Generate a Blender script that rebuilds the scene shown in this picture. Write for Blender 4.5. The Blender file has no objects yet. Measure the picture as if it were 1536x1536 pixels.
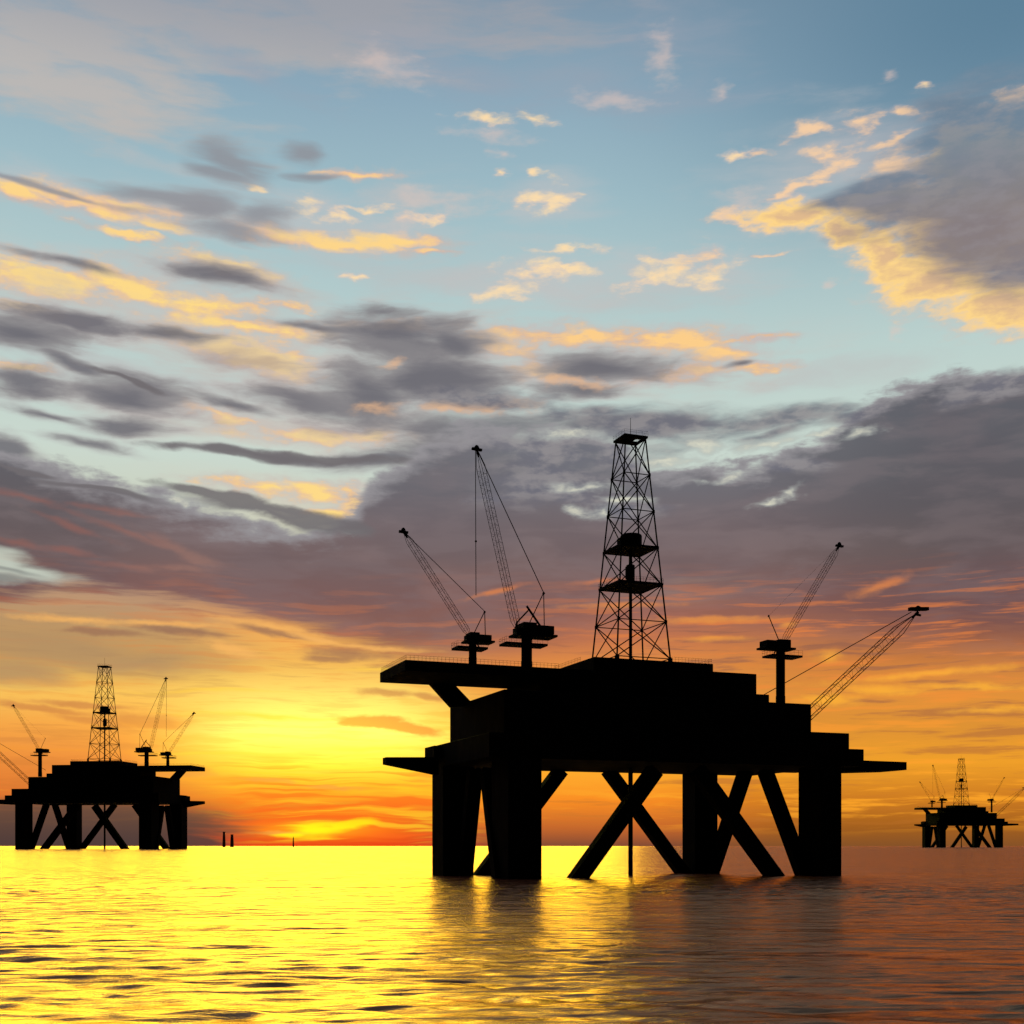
import bpy, math, random
import numpy as np
from mathutils import Vector, Matrix

scn = bpy.context.scene
C = scn.collection
random.seed(7)

# ------------------------------------------------------------------ camera
F = 1850.0          # focal length in units of 1/1536 of the picture width
CAM_H = 8.0         # eye height over the sea, metres
HOR = 1269.0
cam_d = bpy.data.cameras.new("camera")
cam = bpy.data.objects.new("camera", cam_d)
C.objects.link(cam)
cam.location = (0, 0, CAM_H)
cam.rotation_euler = (math.radians(90), 0, 0)
cam_d.sensor_width = 36.0
cam_d.lens = 36.0 * F / 1536.0
cam_d.shift_y = (HOR - 768.0) / 1536.0
cam_d.clip_start = 0.5
cam_d.clip_end = 300000.0
scn.camera = cam

def srgb(r, g, b):
    def f(c):
        c /= 255.0
        return c / 12.92 if c <= 0.04045 else ((c + 0.055) / 1.055) ** 2.4
    return (f(r), f(g), f(b), 1.0)

# ------------------------------------------------------------------ node helper
class NB:
    def __init__(s, tree):
        s.t = tree
    def n(s, typ, **kw):
        nd = s.t.nodes.new(typ)
        for k, v in kw.items():
            setattr(nd, k, v)
        return nd
    def put(s, sock, v):
        if isinstance(v, bpy.types.NodeSocket):
            s.t.links.new(v, sock)
        elif v is not None:
            sock.default_value = v
    def m(s, op, a, b=None, c=None, clamp=False):
        nd = s.n("ShaderNodeMath", operation=op, use_clamp=clamp)
        for i, v in enumerate((a, b, c)):
            s.put(nd.inputs[i], v)
        return nd.outputs[0]
    def vm(s, op, a, b=None, scale=None):
        nd = s.n("ShaderNodeVectorMath", operation=op)
        s.put(nd.inputs[0], a)
        if b is not None:
            s.put(nd.inputs[1], b)
        if scale is not None:
            s.put(nd.inputs["Scale"], scale)
        return nd.outputs["Value"] if op in ("LENGTH", "DOT_PRODUCT") else nd.outputs["Vector"]
    def mix(s, fac, a, b, blend="MIX"):
        nd = s.n("ShaderNodeMix", data_type="RGBA", blend_type=blend)
        s.put(nd.inputs[0], fac); s.put(nd.inputs[6], a); s.put(nd.inputs[7], b)
        return nd.outputs[2]
    def noise(s, vec, scale, detail=4, rough=0.55, dims="2D", out=0, lac=2.0, dist=0.0):
        mp = s.vm("MULTIPLY", vec, scale)
        nd = s.n("ShaderNodeTexNoise", noise_dimensions=dims)
        s.put(nd.inputs["Vector"], mp)
        nd.inputs["Scale"].default_value = 1.0
        nd.inputs["Detail"].default_value = detail
        nd.inputs["Roughness"].default_value = rough
        nd.inputs["Lacunarity"].default_value = lac
        nd.inputs["Distortion"].default_value = dist
        return nd.outputs[out]
    def step(s, x, lo, hi, a=0.0, b=1.0, smooth=True):
        nd = s.n("ShaderNodeMapRange", interpolation_type="SMOOTHSTEP" if smooth else "LINEAR")
        s.put(nd.inputs[0], x); s.put(nd.inputs[1], lo); s.put(nd.inputs[2], hi)
        s.put(nd.inputs[3], a); s.put(nd.inputs[4], b)
        return nd.outputs[0]
    def ramp(s, fac, stops):
        nd = s.n("ShaderNodeValToRGB")
        cr = nd.color_ramp
        stops = sorted(stops)
        cr.elements[0].position = stops[0][0]; cr.elements[0].color = stops[0][1]
        cr.elements[1].position = stops[-1][0]; cr.elements[1].color = stops[-1][1]
        for p, c in stops[1:-1]:
            e = cr.elements.new(p); e.color = c
        s.put(nd.inputs[0], fac)
        return nd.outputs[0]
    def curve(s, x, pts):
        nd = s.n("ShaderNodeFloatCurve")
        cv = nd.mapping.curves[0]
        while len(cv.points) > 2:
            cv.points.remove(cv.points[1])
        cv.points[0].location = pts[0]; cv.points[1].location = pts[-1]
        for p in pts[1:-1]:
            cv.points.new(*p)
        nd.mapping.update()
        s.put(nd.inputs["Value"], x)
        return nd.outputs[0]

# ------------------------------------------------------------------ sky
# sky coordinates: U = azimuth, V = tangent of elevation, both times F, so one unit is
# about one hundredth of a third of a degree.  sk() turns a measured bearing into them.
def sk(x, y):
    dx = (x - 768.0) / F
    return (F * math.atan(dx), (HOR - y) / math.sqrt(1 + dx * dx), 1.0 / (1 + dx * dx))

w = bpy.data.worlds.new("World")
scn.world = w
w.use_nodes = True
nt = w.node_tree
nt.nodes.clear()
b = NB(nt)
tc = b.n("ShaderNodeTexCoord").outputs["Generated"]
sep = b.n("ShaderNodeSeparateXYZ"); b.put(sep.inputs[0], tc)
dx, dy, dz = sep.outputs
az = b.m("ARCTAN2", dx, dy)
hyp = b.m("MAXIMUM", b.m("SQRT", b.m("ADD", b.m("MULTIPLY", dx, dx), b.m("MULTIPLY", dy, dy))), 0.02)
U = b.m("MULTIPLY", az, F)
V = b.m("MULTIPLY", b.m("MINIMUM", b.m("MAXIMUM", b.m("DIVIDE", dz, hyp), 0.0), 4.0), F)
cmb = b.n("ShaderNodeCombineXYZ"); b.put(cmb.inputs[0], U); b.put(cmb.inputs[1], V)
P = cmb.outputs[0]

def center(col, amp):
    return b.vm("MULTIPLY", b.vm("SUBTRACT", col, (0.5, 0.5, 0.5)), amp)
n1 = b.noise(P, (1 / 210, 1 / 75, 1), 3, 0.5, out=1)
n2 = b.noise(P, (1 / 52, 1 / 24, 1), 3, 0.55, out=1)
W = b.vm("ADD", P, center(n1, (95, 34, 0)))
W1 = b.vm("ADD", P, center(n2, (14, 9, 0)))
W2 = b.vm("ADD", P, b.vm("ADD", center(n1, (40, 18, 0)), center(n2, (44, 22, 0))))
fA = b.noise(W, (1 / 150, 1 / 36, 1), 5, 0.56)        # general billow
fB = b.noise(W1, (1 / 44, 1 / 20, 1), 4, 0.56)          # small puffs
fS = b.noise(b.vm("ADD", P, center(n1, (40, 14, 0))), (1 / 190, 1 / 14, 1), 5, 0.6)        # long thin streaks
fL = b.noise(W, (1 / 300, 1 / 110, 1), 3, 0.5)        # large soft
fT = b.noise(W, (1 / 240, 1 / 9, 1), 4, 0.5)
# keep the node order compact: everything below depends on the finished noises
tie = b.m("MULTIPLY", b.m("ADD", b.m("ADD", fA, fB), b.m("ADD", b.m("ADD", fS, fL), fT)), 1e-5)
U = b.m("ADD", U, tie)
V = b.m("ADD", V, tie)
tv = b.n("ShaderNodeCombineXYZ"); b.put(tv.inputs[0], tie); tv.inputs[2].default_value = 1.0
P = b.vm("ADD", P, tv.outputs[0])
W = b.vm("ADD", W, tv.outputs[0])
W1 = b.vm("ADD", W1, tv.outputs[0])
W2 = b.vm("ADD", W2, tv.outputs[0])
vn = b.m("DIVIDE", V, 1300.0)

INF = 1e9
CELL = (-INF, INF, -INF, INF)      # range of U and V that the part of the sky being built covers
def field(vec, blobs):
    """one minus the distance to the nearest of a set of soft ellipses: (x, y, rx, ry, tilt)"""
    acc = None
    u0, u1, v0, v1 = CELL
    for bl in blobs:
        x, y, rx, ry = bl[:4]
        tilt = bl[4] if len(bl) > 4 else 0
        u, v, k = sk(x, y)
        rx_, ry_ = rx * k, ry * math.sqrt(k)
        an = math.radians(-tilt); ca, sa = math.cos(an), math.sin(an)
        ex, ey = 1.9 * (rx_ * abs(ca) + ry_ * abs(sa)) + 40, 1.9 * (ry_ * abs(ca) + rx_ * abs(sa)) + 22
        if u + ex < u0 or u - ex > u1 or v + ey < v0 or v - ey > v1:
            continue
        if abs(tilt) < 0.5:
            q = b.n("ShaderNodeVectorMath", operation="MULTIPLY_ADD")
            b.put(q.inputs[0], vec); q.inputs[1].default_value = (1 / rx_, 1 / ry_, 0); q.inputs[2].default_value = (-u / rx_, -v / ry_, 0)
            ln = b.vm("DOT_PRODUCT", q.outputs[0], q.outputs[0])
        else:
            q1 = b.vm("DOT_PRODUCT", vec, (ca / rx_, sa / rx_, -(u * ca + v * sa) / rx_))
            q2 = b.vm("DOT_PRODUCT", vec, (-sa / ry_, ca / ry_, -(-u * sa + v * ca) / ry_))
            ln = b.m("MULTIPLY_ADD", q1, q1, b.m("MULTIPLY", q2, q2))
        if acc is None:
            acc = ln
        else:
            nd = b.n("ShaderNodeMath", operation="SMOOTH_MIN")
            b.put(nd.inputs[0], acc); b.put(nd.inputs[1], ln); nd.inputs[2].default_value = 0.25
            acc = nd.outputs[0]
    if acc is None:
        return None
    return b.m("SUBTRACT", 1.0, b.m("SQRT", b.m("MAXIMUM", acc, 0.0)))

VMAX = 1300.0
def vr(stops):
    lo, hi = CELL[2], CELL[3]
    st = sorted(((HOR - y) / VMAX, srgb(*c)) for y, c in stops)
    keep = []
    for i, q in enumerate(st):
        v = q[0] * VMAX
        nxt = st[i + 1][0] * VMAX if i + 1 < len(st) else v
        prv = st[i - 1][0] * VMAX if i else v
        if nxt >= lo - 60 and prv <= hi + 60:
            keep.append(q)
    if len(keep) < 2:
        keep = st[-2:] if lo > 600 else st[:2]
    return b.ramp(vn, keep)
def mul(*a):
    r = a[0]
    for x in a[1:]:
        r = b.m("MULTIPLY", r, x)
    return r
def u_(x):
    return sk(x, 0)[0]
def curve_px(pts):
    u0, u1 = u_(-120), u_(1660)
    tU = b.m("DIVIDE", b.m("SUBTRACT", U, u0), u1 - u0)
    return b.m("MULTIPLY", b.curve(tU, [((u_(x) - u0) / (u1 - u0), (HOR - y) / VMAX) for x, y in pts]), VMAX)

def build_sky():
    U0, U1, V0, V1 = CELL
    upper = [(0, (126, 150, 170)), (150, (140, 169, 187)), (300, (158, 188, 198)), (430, (176, 201, 203)),
             (560, (188, 209, 205)), (700, (202, 216, 206)), (820, (205, 205, 180))]
    stops = {
        "left": [(1269, (84, 62, 58)), (1240, (98, 72, 60)), (1212, (128, 82, 58)), (1198, (222, 118, 48)), (1150, (238, 142, 60)),
                 (1100, (246, 166, 72)), (1050, (250, 196, 92)), (1000, (206, 158, 92)), (950, (186, 148, 104)), (900, (190, 150, 120))],
        "sun": [(1269, (232, 62, 22)), (1240, (250, 112, 26)), (1215, (252, 128, 30)), (1180, (255, 176, 42)), (1150, (255, 222, 66)),
                (1100, (255, 244, 122)), (1050, (253, 220, 110)), (1000, (244, 186, 90)), (955, (246, 176, 88)), (920, (222, 156, 100))],
        "mid": [(1269, (128, 74, 52)), (1240, (200, 104, 44)), (1200, (250, 142, 36)), (1150, (255, 176, 48)), (1100, (252, 190, 66)),
                (1050, (240, 164, 68)), (1000, (228, 142, 68)), (960, (196, 118, 78)), (920, (166, 106, 90))],
        "right": [(1269, (134, 82, 40)), (1240, (164, 96, 30)), (1200, (206, 124, 34)), (1150, (240, 160, 42)), (1100, (222, 146, 52)),
                  (1050, (224, 144, 60)), (1000, (208, 128, 62)), (950, (172, 108, 78)), (900, (140, 96, 88))]}
    if V0 > 520:
        col = vr(upper)
    else:
        Uw = b.m("MULTIPLY_ADD", b.m("SUBTRACT", fL, 0.5), 120, U)
        seq = [("left", -INF, u_(180) - 20), ("sun", u_(180), u_(520)), ("mid", u_(520), u_(930)), ("right", u_(930), INF)]
        col = vr(stops["left"] + upper) if U0 < u_(440) + 40 else None
        for nm, a_, c_, nxt in (("sun", 180, 440, 520), ("mid", 560, 790, 930), ("right", 930, 1250, 9999)):
            if u_(a_) - 40 > U1:
                break
            nc = vr(stops[nm] + upper)
            col = nc if (col is None or u_(c_) + 40 < U0) else b.mix(b.step(Uw, u_(a_), u_(c_)), col, nc)
    if V1 > 700:
        col = b.mix(b.m("MULTIPLY", b.step(U, u_(820), u_(1536)), b.step(V, 700, 1200)), col, srgb(94, 129, 153))

    def cl(blobs, vec, nz, amp, lo, hi, amax, colour):
        nonlocal col
        f_ = field(vec, blobs)
        if f_ is None:
            return
        d_ = b.m("MULTIPLY_ADD", b.m("SUBTRACT", nz, 0.5), amp, f_)
        al = b.step(d_, lo, hi, 0, amax)
        col = b.mix(al, col, colour(d_) if callable(colour) else colour)

    # thin high veils
    if V1 > 560:
        cl([(60, 110, 230, 60, 8), (250, 30, 300, 55, 0), (560, 20, 260, 50, 0), (120, 60, 200, 60, 20), (480, 60, 120, 50, 10)], W, fA, 2.6, -0.7, 0.8, 0.9,
           lambda d: b.mix(b.step(V, 1060, 1260), srgb(190, 184, 180), srgb(158, 160, 168)))
        cl([(360, 95, 120, 22, 25), (700, 110, 180, 40, 10), (1000, 60, 100, 60, 0), (620, 60, 120, 30, 0), (900, 130, 200, 40, 8), (1400, 200, 170, 60, 0)], W, fA, 2.2, -0.5, 1.2, 0.45,
           srgb(156, 162, 176))
        cl([(250, 250, 130, 14, 8), (640, 300, 110, 40, 0), (690, 420, 170, 26, 0), (150, 560, 220, 80, 0), (400, 590, 260, 70, 0), (560, 400, 120, 30, 0), (960, 440, 180, 30, 0),
            (1240, 560, 160, 30, 0)], W, fA, 2.2, -0.4, 1.2, 0.55, srgb(190, 188, 188))
    # sunlit cream and orange clouds
    if V1 > 450:
        cl([(200, 440, 320, 60, 4), (380, 520, 220, 60, 10), (480, 650, 240, 46, 0), (900, 530, 300, 46, 0), (480, 340, 290, 38, 4), (820, 420, 150, 44, 0), (1020, 405, 160, 40, 0),
            (1270, 250, 170, 90, 0), (820, 300, 70, 40, 0), (470, 310, 80, 30, 0), (450, 745, 170, 36, 4), (120, 300, 220, 36, 4)], W, fA, 1.8, -0.5, 1.1, 0.55,
           lambda d: b.mix(b.step(V, 500, 900), srgb(214, 204, 188), srgb(196, 192, 192)))
        shine = b.m("MULTIPLY", b.m("SUBTRACT", fA, 0.5), 2.6)
        litc = lambda c0, c1, c2: (lambda d: b.ramp(b.m("ADD", d, shine), [(0.0, srgb(*c0)), (0.32, srgb(*c1)), (0.8, srgb(*c2))]))
        cl([(20, 287, 90, 17, 7), (120, 302, 160, 18, 5), (205, 312, 70, 13, 5), (190, 350, 80, 7, 3), (235, 338, 55, 8, 5), (415, 352, 70, 16, 8), (510, 362, 130, 14, 3),
            (600, 362, 80, 12, 2), (640, 378, 45, 6, 3), (540, 262, 70, 9, 0)], W2, fB, 1.3, -0.45, 0.75, 0.97, litc((200, 184, 176), (238, 196, 156), (255, 214, 136)))
        cl([(60, 415, 160, 32, 3), (190, 430, 140, 30, 8), (340, 402, 105, 16, 8), (310, 458, 115, 17, -2), (420, 458, 65, 10, 0),
            (40, 462, 75, 10, 5), (330, 516, 115, 24, 12), (410, 540, 85, 32, 12), (380, 490, 165, 16, 3),
            (470, 655, 125, 18, 0), (560, 655, 65, 18, -3), (330, 622, 95, 14, 10), (380, 730, 95, 14, 3), (470, 738, 95, 18, 5),
            (530, 745, 32, 30, 0), (500, 770, 45, 12, 5), (30, 550, 65, 10, 0)], W2, fB, 1.5, -0.5, 0.8, 0.97, litc((202, 190, 182), (236, 196, 152), (255, 218, 134)))
        cl([(800, 405, 62, 26, -10), (760, 440, 55, 17, -10), (860, 408, 48, 15, 5), (990, 415, 80, 19, -12), (1060, 418, 55, 16, 5), (1050, 388, 80, 22, 0),
            (740, 440, 34, 12), (830, 300, 28, 28, 0), (805, 300, 42, 15, -10), (795, 260, 12, 13), (748, 262, 12, 9), (460, 308, 40, 21, 10), (505, 322, 40, 14, 10), (380, 281, 20, 7),
            (735, 176, 54, 11, 0), (800, 178, 34, 11, 8), (640, 328, 52, 11, -3), (540, 415, 26, 8), (560, 315, 68, 7, 0), (860, 375, 68, 8, 0),
            (1110, 232, 40, 9, 0), (1385, 121, 17, 10),],
           W2, fB, 2.5, -0.15, 1.3, 0.94, litc((204, 194, 190), (240, 208, 180), (255, 222, 172)))
        cl([(610, 335, 40, 18, -20), (1240, 428, 12, 8), (1350, 500, 13, 10), (1326, 115, 14, 8), (1077, 133, 16, 14), (750, 232, 16, 10), (995, 80, 26, 46), (650, 300, 90, 20, 0),
            (750, 200, 60, 14, 5), (930, 150, 60, 16, 10), (580, 100, 70, 30, 10), (1130, 300, 60, 24, 0)], W2, fB, 2.2, -0.3, 1.3, 0.5, srgb(224, 198, 186))
        cl([(860, 505, 175, 18, 2), (1000, 512, 125, 24, 4), (1080, 530, 75, 18, 3), (1010, 560, 125, 16, -6), (840, 560, 95, 24, 5), (740, 520, 75, 18, 8),
            (700, 608, 115, 14, 0), (560, 612, 55, 12, 0), (600, 490, 115, 12, 0), (1120, 508, 70, 8, 0), (1130, 550, 70, 9, 0)], W2, fB, 1.5, -0.5, 0.85, 0.95,
           litc((200, 186, 182), (226, 186, 152), (255, 206, 134)))
        cl([(110, 480, 240, 46, 3), (340, 540, 200, 40, 10), (230, 610, 240, 32, 6), (500, 640, 220, 34, 0), (340, 420, 150, 26, 6), (600, 560, 190, 90, 0), (900, 570, 200, 34, 3), (300, 325, 150, 24, 4)],
           W, fA, 2.3, -0.5, 1.2, 0.72, lambda d: b.mix(b.step(d, 0.2, 1.2), srgb(198, 186, 180), srgb(168, 152, 150)))
        # the large cloud high on the right: rippled veil, glowing rim, grey body
        cl([(1225, 195, 55, 17, 0), (1300, 182, 36, 21, 10), (1240, 228, 55, 15, 8), (1240, 255, 66, 12, -14), (1190, 285, 76, 10, -14), (1345, 245, 66, 28, -5),
            (1430, 215, 66, 44, 40), (1340, 208, 60, 10, -8), (1358, 166, 18, 12), (1410, 250, 66, 18, 0), (1140, 232, 28, 7, 0), (1085, 322, 38, 19, 0), (1160, 330, 86, 12, 5),
            (1060, 390, 34, 16, 0), (1150, 380, 34, 6, 0), (1500, 150, 66, 18, 0), (1340, 290, 110, 20, -8)], W2, fB, 2.3, -0.2, 1.1, 0.9, litc((184, 176, 178), (230, 196, 168), (250, 208, 164)))
        cl([(1200, 322, 95, 24, 4), (1270, 345, 52, 30, 30), (1320, 380, 42, 46, 20), (1400, 420, 114, 54, 14), (1500, 460, 114, 46, 10),
            (1460, 340, 150, 90, 10), (1500, 260, 110, 90, 10), (1440, 240, 70, 50, 30), (1340, 305, 90, 30, 0)], W2, fB, 1.15, -0.3, 0.45, 0.97,
           lambda d: b.ramp(d, [(0.0, srgb(206, 194, 186)), (0.2, srgb(242, 206, 158)), (0.45, srgb(255, 214, 136)), (0.8, srgb(226, 186, 140))]))
        cl([(1490, 250, 145, 115, 10), (1400, 310, 130, 46, 4), (1480, 345, 130, 62, 14), (1540, 390, 110, 48, 10), (1430, 200, 70, 60, 30), (1330, 285, 90, 28, -8)], W, fA, 1.3, -0.5, 0.5, 0.93,
           lambda d: b.mix(b.step(fB, 0.35, 0.7, 0, 0.3), b.mix(b.step(V, 860, 1010), srgb(124, 118, 126), srgb(108, 130, 149)), srgb(152, 150, 156)))
        # grey clouds of the middle height
        cl([(350, 240, 50, 28, 25), (330, 262, 44, 18, 10), (450, 230, 36, 14, 5), (300, 312, 76, 26, 4), (250, 300, 96, 14, 5), (380, 322, 54, 22, 0), (470, 262, 56, 7, -5),
            (90, 286, 150, 6, 6), (350, 345, 96, 16, 5)], W, fA, 1.5, -0.4, 0.8, 0.85, srgb(143, 145, 152))
        cl([(330, 420, 76, 18, 8), (90, 393, 140, 9, 5), (120, 480, 140, 22, 3), (60, 500, 130, 38, 0), (30, 570, 100, 30, 0), (200, 590, 120, 30, 5), (110, 550, 86, 12, 20),
            (190, 640, 80, 17, 0), (60, 622, 90, 11, 5), (10, 680, 56, 34, 20), (130, 664, 96, 9, 5), (270, 500, 66, 14, 0), (480, 492, 120, 12, 3),
            (570, 465, 76, 14, 3), (600, 520, 136, 44, 5), (640, 570, 136, 54, 0), (540, 580, 76, 64, 0), (690, 510, 66, 30, 20), (500, 610, 140, 30, 5),
            (880, 545, 96, 26, 5), (960, 560, 116, 24, 0), (870, 585, 96, 16, 0), (340, 610, 96, 12, 6), (400, 685, 146, 7, 1), (560, 690, 126, 18, -3), (1100, 545, 34, 6, -10), (430, 690, 150, 9, 2), (570, 690, 120, 24, -6), (650, 680, 110, 34, 0)],
           W, fA, 1.7, -0.4, 0.75, 0.93, lambda d: b.ramp(d, [(0.0, srgb(172, 166, 168)), (0.35, srgb(145, 141, 143)), (0.9, srgb(113, 111, 118))]))
        cl([(610, 500, 130, 34, 6), (650, 570, 130, 48, 0), (560, 590, 90, 50, 0), (690, 520, 56, 26, 20), (900, 555, 110, 24, 4), (740, 640, 200, 26, 0), (900, 640, 170, 20, 0),
            (40, 500, 90, 26, 4), (180, 595, 90, 18, 4)], W, fA, 1.1, -0.3, 0.6, 0.88, lambda d: b.mix(b.step(d, 0.1, 0.9), srgb(143, 140, 142), srgb(111, 110, 117)))
        cl([(700, 612, 80, 10, 0), (560, 612, 40, 11, -5), (870, 575, 70, 11, 5), (590, 545, 24, 9, -20)], W2, fB, 1.6, -0.2, 1.0, 0.7, srgb(228, 182, 142))

    # the broad dark bank
    if V1 > 240 and V0 < 760:
        top = curve_px([(-120, 700), (0, 716), (100, 734), (200, 752), (300, 770), (400, 786), (470, 796), (525, 772), (560, 732), (600, 700), (650, 660), (720, 640), (800, 655),
                        (880, 652), (940, 672), (990, 706), (1060, 700), (1110, 706), (1180, 690), (1240, 672), (1290, 634), (1340, 612), (1440, 606), (1660, 604)])
        Vw = b.m("ADD", V, b.m("ADD", b.m("MULTIPLY", b.m("SUBTRACT", fA, 0.5), 64), b.m("MULTIPLY", b.m("SUBTRACT", fB, 0.5), 46)))
        ta = b.m("DIVIDE", b.m("SUBTRACT", top, Vw), b.step(U, u_(250), u_(1300), 13, 11))
        a_b = b.step(ta, -1.0, 1.0)
        if V0 < 460:
            bot = curve_px([(-120, 935), (0, 930), (100, 908), (220, 912), (330, 924), (430, 944), (520, 964), (640, 978), (760, 958), (860, 930), (960, 905), (1080, 900),
                            (1200, 925), (1300, 950), (1450, 975), (1660, 990)])
            Vb = b.m("ADD", V, b.m("MULTIPLY", b.m("SUBTRACT", fS, 0.5), 70))
            a_b = b.m("MULTIPLY", a_b, b.step(b.m("SUBTRACT", Vb, bot), b.step(U, u_(300), u_(1000), -14, -70), b.step(U, u_(300), u_(1000), 18, 40)))
        bank_c = vr([(1000, (172, 104, 74)), (950, (148, 98, 84)), (900, (130, 94, 90)), (850, (119, 97, 97)), (790, (114, 101, 105)), (740, (109, 106, 113)), (680, (114, 116, 122)), (600, (116, 118, 125))])
        bank_d = vr([(1000, (140, 84, 66)), (950, (124, 81, 75)), (900, (112, 83, 83)), (850, (99, 86, 87)), (780, (88, 85, 90)), (700, (90, 89, 96)), (600, (92, 93, 102))])
        rk = b.m("ADD", b.step(U, u_(1050), u_(1400)), b.step(U, u_(60), u_(300), 0.75, 0))
        bank = b.mix(b.m("MULTIPLY", rk, 0.9, clamp=True), bank_c, bank_d)
        bank = b.mix(b.step(fA, 0.38, 0.66, 0, 0.24), bank, srgb(142, 126, 128))
        bank = b.mix(b.step(fL, 0.42, 0.6, 0, 0.25), bank, srgb(92, 84, 92))
        edge_c = b.mix(b.step(ta, 0.2, 3.6), srgb(150, 147, 151), bank)
        col = b.mix(b.m("MULTIPLY", a_b, 0.985), col, edge_c)
    if V1 > 380 and V0 < 800:
        cl([(1000, 640, 170, 26, 0), (1130, 634, 150, 24, -3), (880, 620, 105, 16, 0), (1160, 652, 76, 12, -12), (1270, 628, 66, 10, -8), (1470, 585, 56, 20, -20),
            (1520, 575, 46, 22, 0), (850, 680, 145, 34, 0), (820, 720, 115, 44, 0), (930, 760, 66, 16, 0), (720, 600, 125, 16, 0), (1200, 705, 56, 16, -4)], W, fA, 1.9, -0.35, 0.9, 0.9,
           lambda d: b.mix(b.step(fB, 0.35, 0.65), srgb(110, 110, 121), srgb(142, 138, 141)))
        cl([(870, 770, 30, 14, 10), (900, 764, 36, 11, -25), (1180, 742, 50, 10, -22), (1140, 756, 36, 9, -10), (1100, 716, 52, 12, -12), (1050, 722, 26, 10, 0), (1280, 652, 56, 11, -14),
            (880, 728, 70, 10, 0), (940, 745, 56, 9, 5), (850, 650, 70, 10, 0), (1000, 690, 70, 11, 0), (1040, 668, 60, 15, 0), (1160, 668, 80, 15, -8), (490, 790, 62, 10, 8),
            (420, 770, 80, 9, 6), (270, 748, 56, 7, 5), (1230, 650, 46, 9, -10)], W2, fB, 1.7, -0.1, 1.05, 0.85,
           lambda d: b.mix(b.step(d, 0.4, 1.3), srgb(172, 176, 172), srgb(224, 222, 200)))
        cl([(-10, 845, 65, 28, 8), (40, 858, 70, 14, 6)], W, fA, 1.5, -0.3, 0.7, 0.92, srgb(196, 204, 190))
        cl([(0, 856, 66, 5, 5), (-20, 868, 66, 7, 0)], W, fA, 1.3, -0.3, 0.9, 0.7, srgb(130, 134, 130))
        cl([(110, 790, 66, 6, 18), (190, 798, 120, 7, 17), (260, 822, 66, 10, 24), (40, 745, 66, 6, 8), (300, 840, 46, 9, 10), (30, 815, 46, 6, 5), (100, 826, 56, 6, 4),
            (200, 850, 66, 6, 2), (260, 852, 66, 5, 2), (160, 765, 66, 5, 6), (190, 772, 46, 4, 0)], W1, fB, 1.5, -0.4, 1.1, 0.7,
           lambda d: b.mix(b.step(U, u_(100), u_(330)), srgb(144, 98, 90), srgb(152, 116, 106)))
        cl([(310, 741, 70, 7, 10), (370, 756, 90, 12, 8), (450, 776, 90, 14, 9), (510, 790, 50, 12, 8), (150, 735, 110, 5, 4), (30, 705, 56, 4, 6), (190, 575, 66, 4, 14), (370, 684, 126, 6, 2), (480, 688, 126, 8, 0)],
           W, fB, 1.0, -0.3, 0.5, 0.9, srgb(112, 107, 110))

    # warm low sky: long streaks
    if V0 < 450:
        warm = b.step(V, 430, 300); lowfade = b.step(V, 10, 60)
        sright = b.step(U, u_(700), u_(1050), 0.32, 0.85)
        if U1 > u_(150):
            col = b.mix(mul(b.step(fS, 0.5, 0.68), sright, warm, lowfade), col, b.mix(b.step(V, 60, 330), srgb(255, 166, 42), srgb(226, 128, 66)))
            col = b.mix(mul(b.step(fS, 0.47, 0.30), sright, warm, lowfade, 0.8), col, b.mix(b.step(V, 60, 330), srgb(196, 118, 46), srgb(140, 94, 80)))
        if V0 < 170 and U0 < u_(900):
            lowband = mul(b.step(V, 165, 80), b.step(V, 0, 14), b.step(b.m("ABSOLUTE", b.m("SUBTRACT", U, u_(520))), 240, 100))
            col = b.mix(mul(b.step(fT, 0.5, 0.68), lowband, 0.75), col, srgb(255, 196, 42))
            col = b.mix(mul(b.step(fT, 0.5, 0.34), lowband, 0.7), col, srgb(250, 100, 30))
        cl([(60, 965, 175, 36, 4), (200, 995, 155, 24, 0), (0, 1010, 120, 28, 0)], W, fA, 1.1, -0.4, 0.9, 0.8, srgb(178, 143, 101))
        cl([(300, 1040, 120, 5, 0), (420, 1075, 140, 5, 0), (560, 1120, 120, 5, 0), (380, 1130, 120, 4, 0), (600, 1010, 90, 6, 3), (480, 1160, 140, 4, 0), (600, 1150, 90, 4, 0)], W, fS, 2.0, -0.3, 1.2, 0.7, srgb(255, 206, 70))
        cl([(150, 948, 66, 6, 0), (270, 946, 76, 7, 4), (390, 943, 38, 8, 12), (430, 952, 46, 5, 8), (520, 981, 66, 10, 2), (490, 988, 46, 6, 0), (140, 1082, 66, 7, 8), (215, 1080, 76, 12, 4),
            (60, 1062, 100, 6, 6), (130, 1058, 90, 5, 3), (240, 1088, 46, 7, 0), (590, 1040, 56, 7, 2), (640, 1045, 34, 7, 10), (400, 1170, 46, 4, 4), (500, 1181, 50, 4, 2),
            (290, 1155, 28, 5, 0), (260, 1160, 66, 5, 0), (420, 1250, 56, 4, 0), (620, 1000, 60, 5, 0), (20, 1110, 90, 5, 0), (180, 1120, 60, 5, 0)], W1, fB, 1.0, -0.35, 0.7, 0.78,
           lambda d: b.mix(b.step(V, 120, 320), srgb(230, 146, 64), srgb(154, 112, 88)))
        cl([(560, 1082, 60, 12, 3), (610, 1092, 60, 10, 8)], W1, fB, 0.9, -0.15, 0.4, 0.93, srgb(228, 128, 66))
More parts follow.
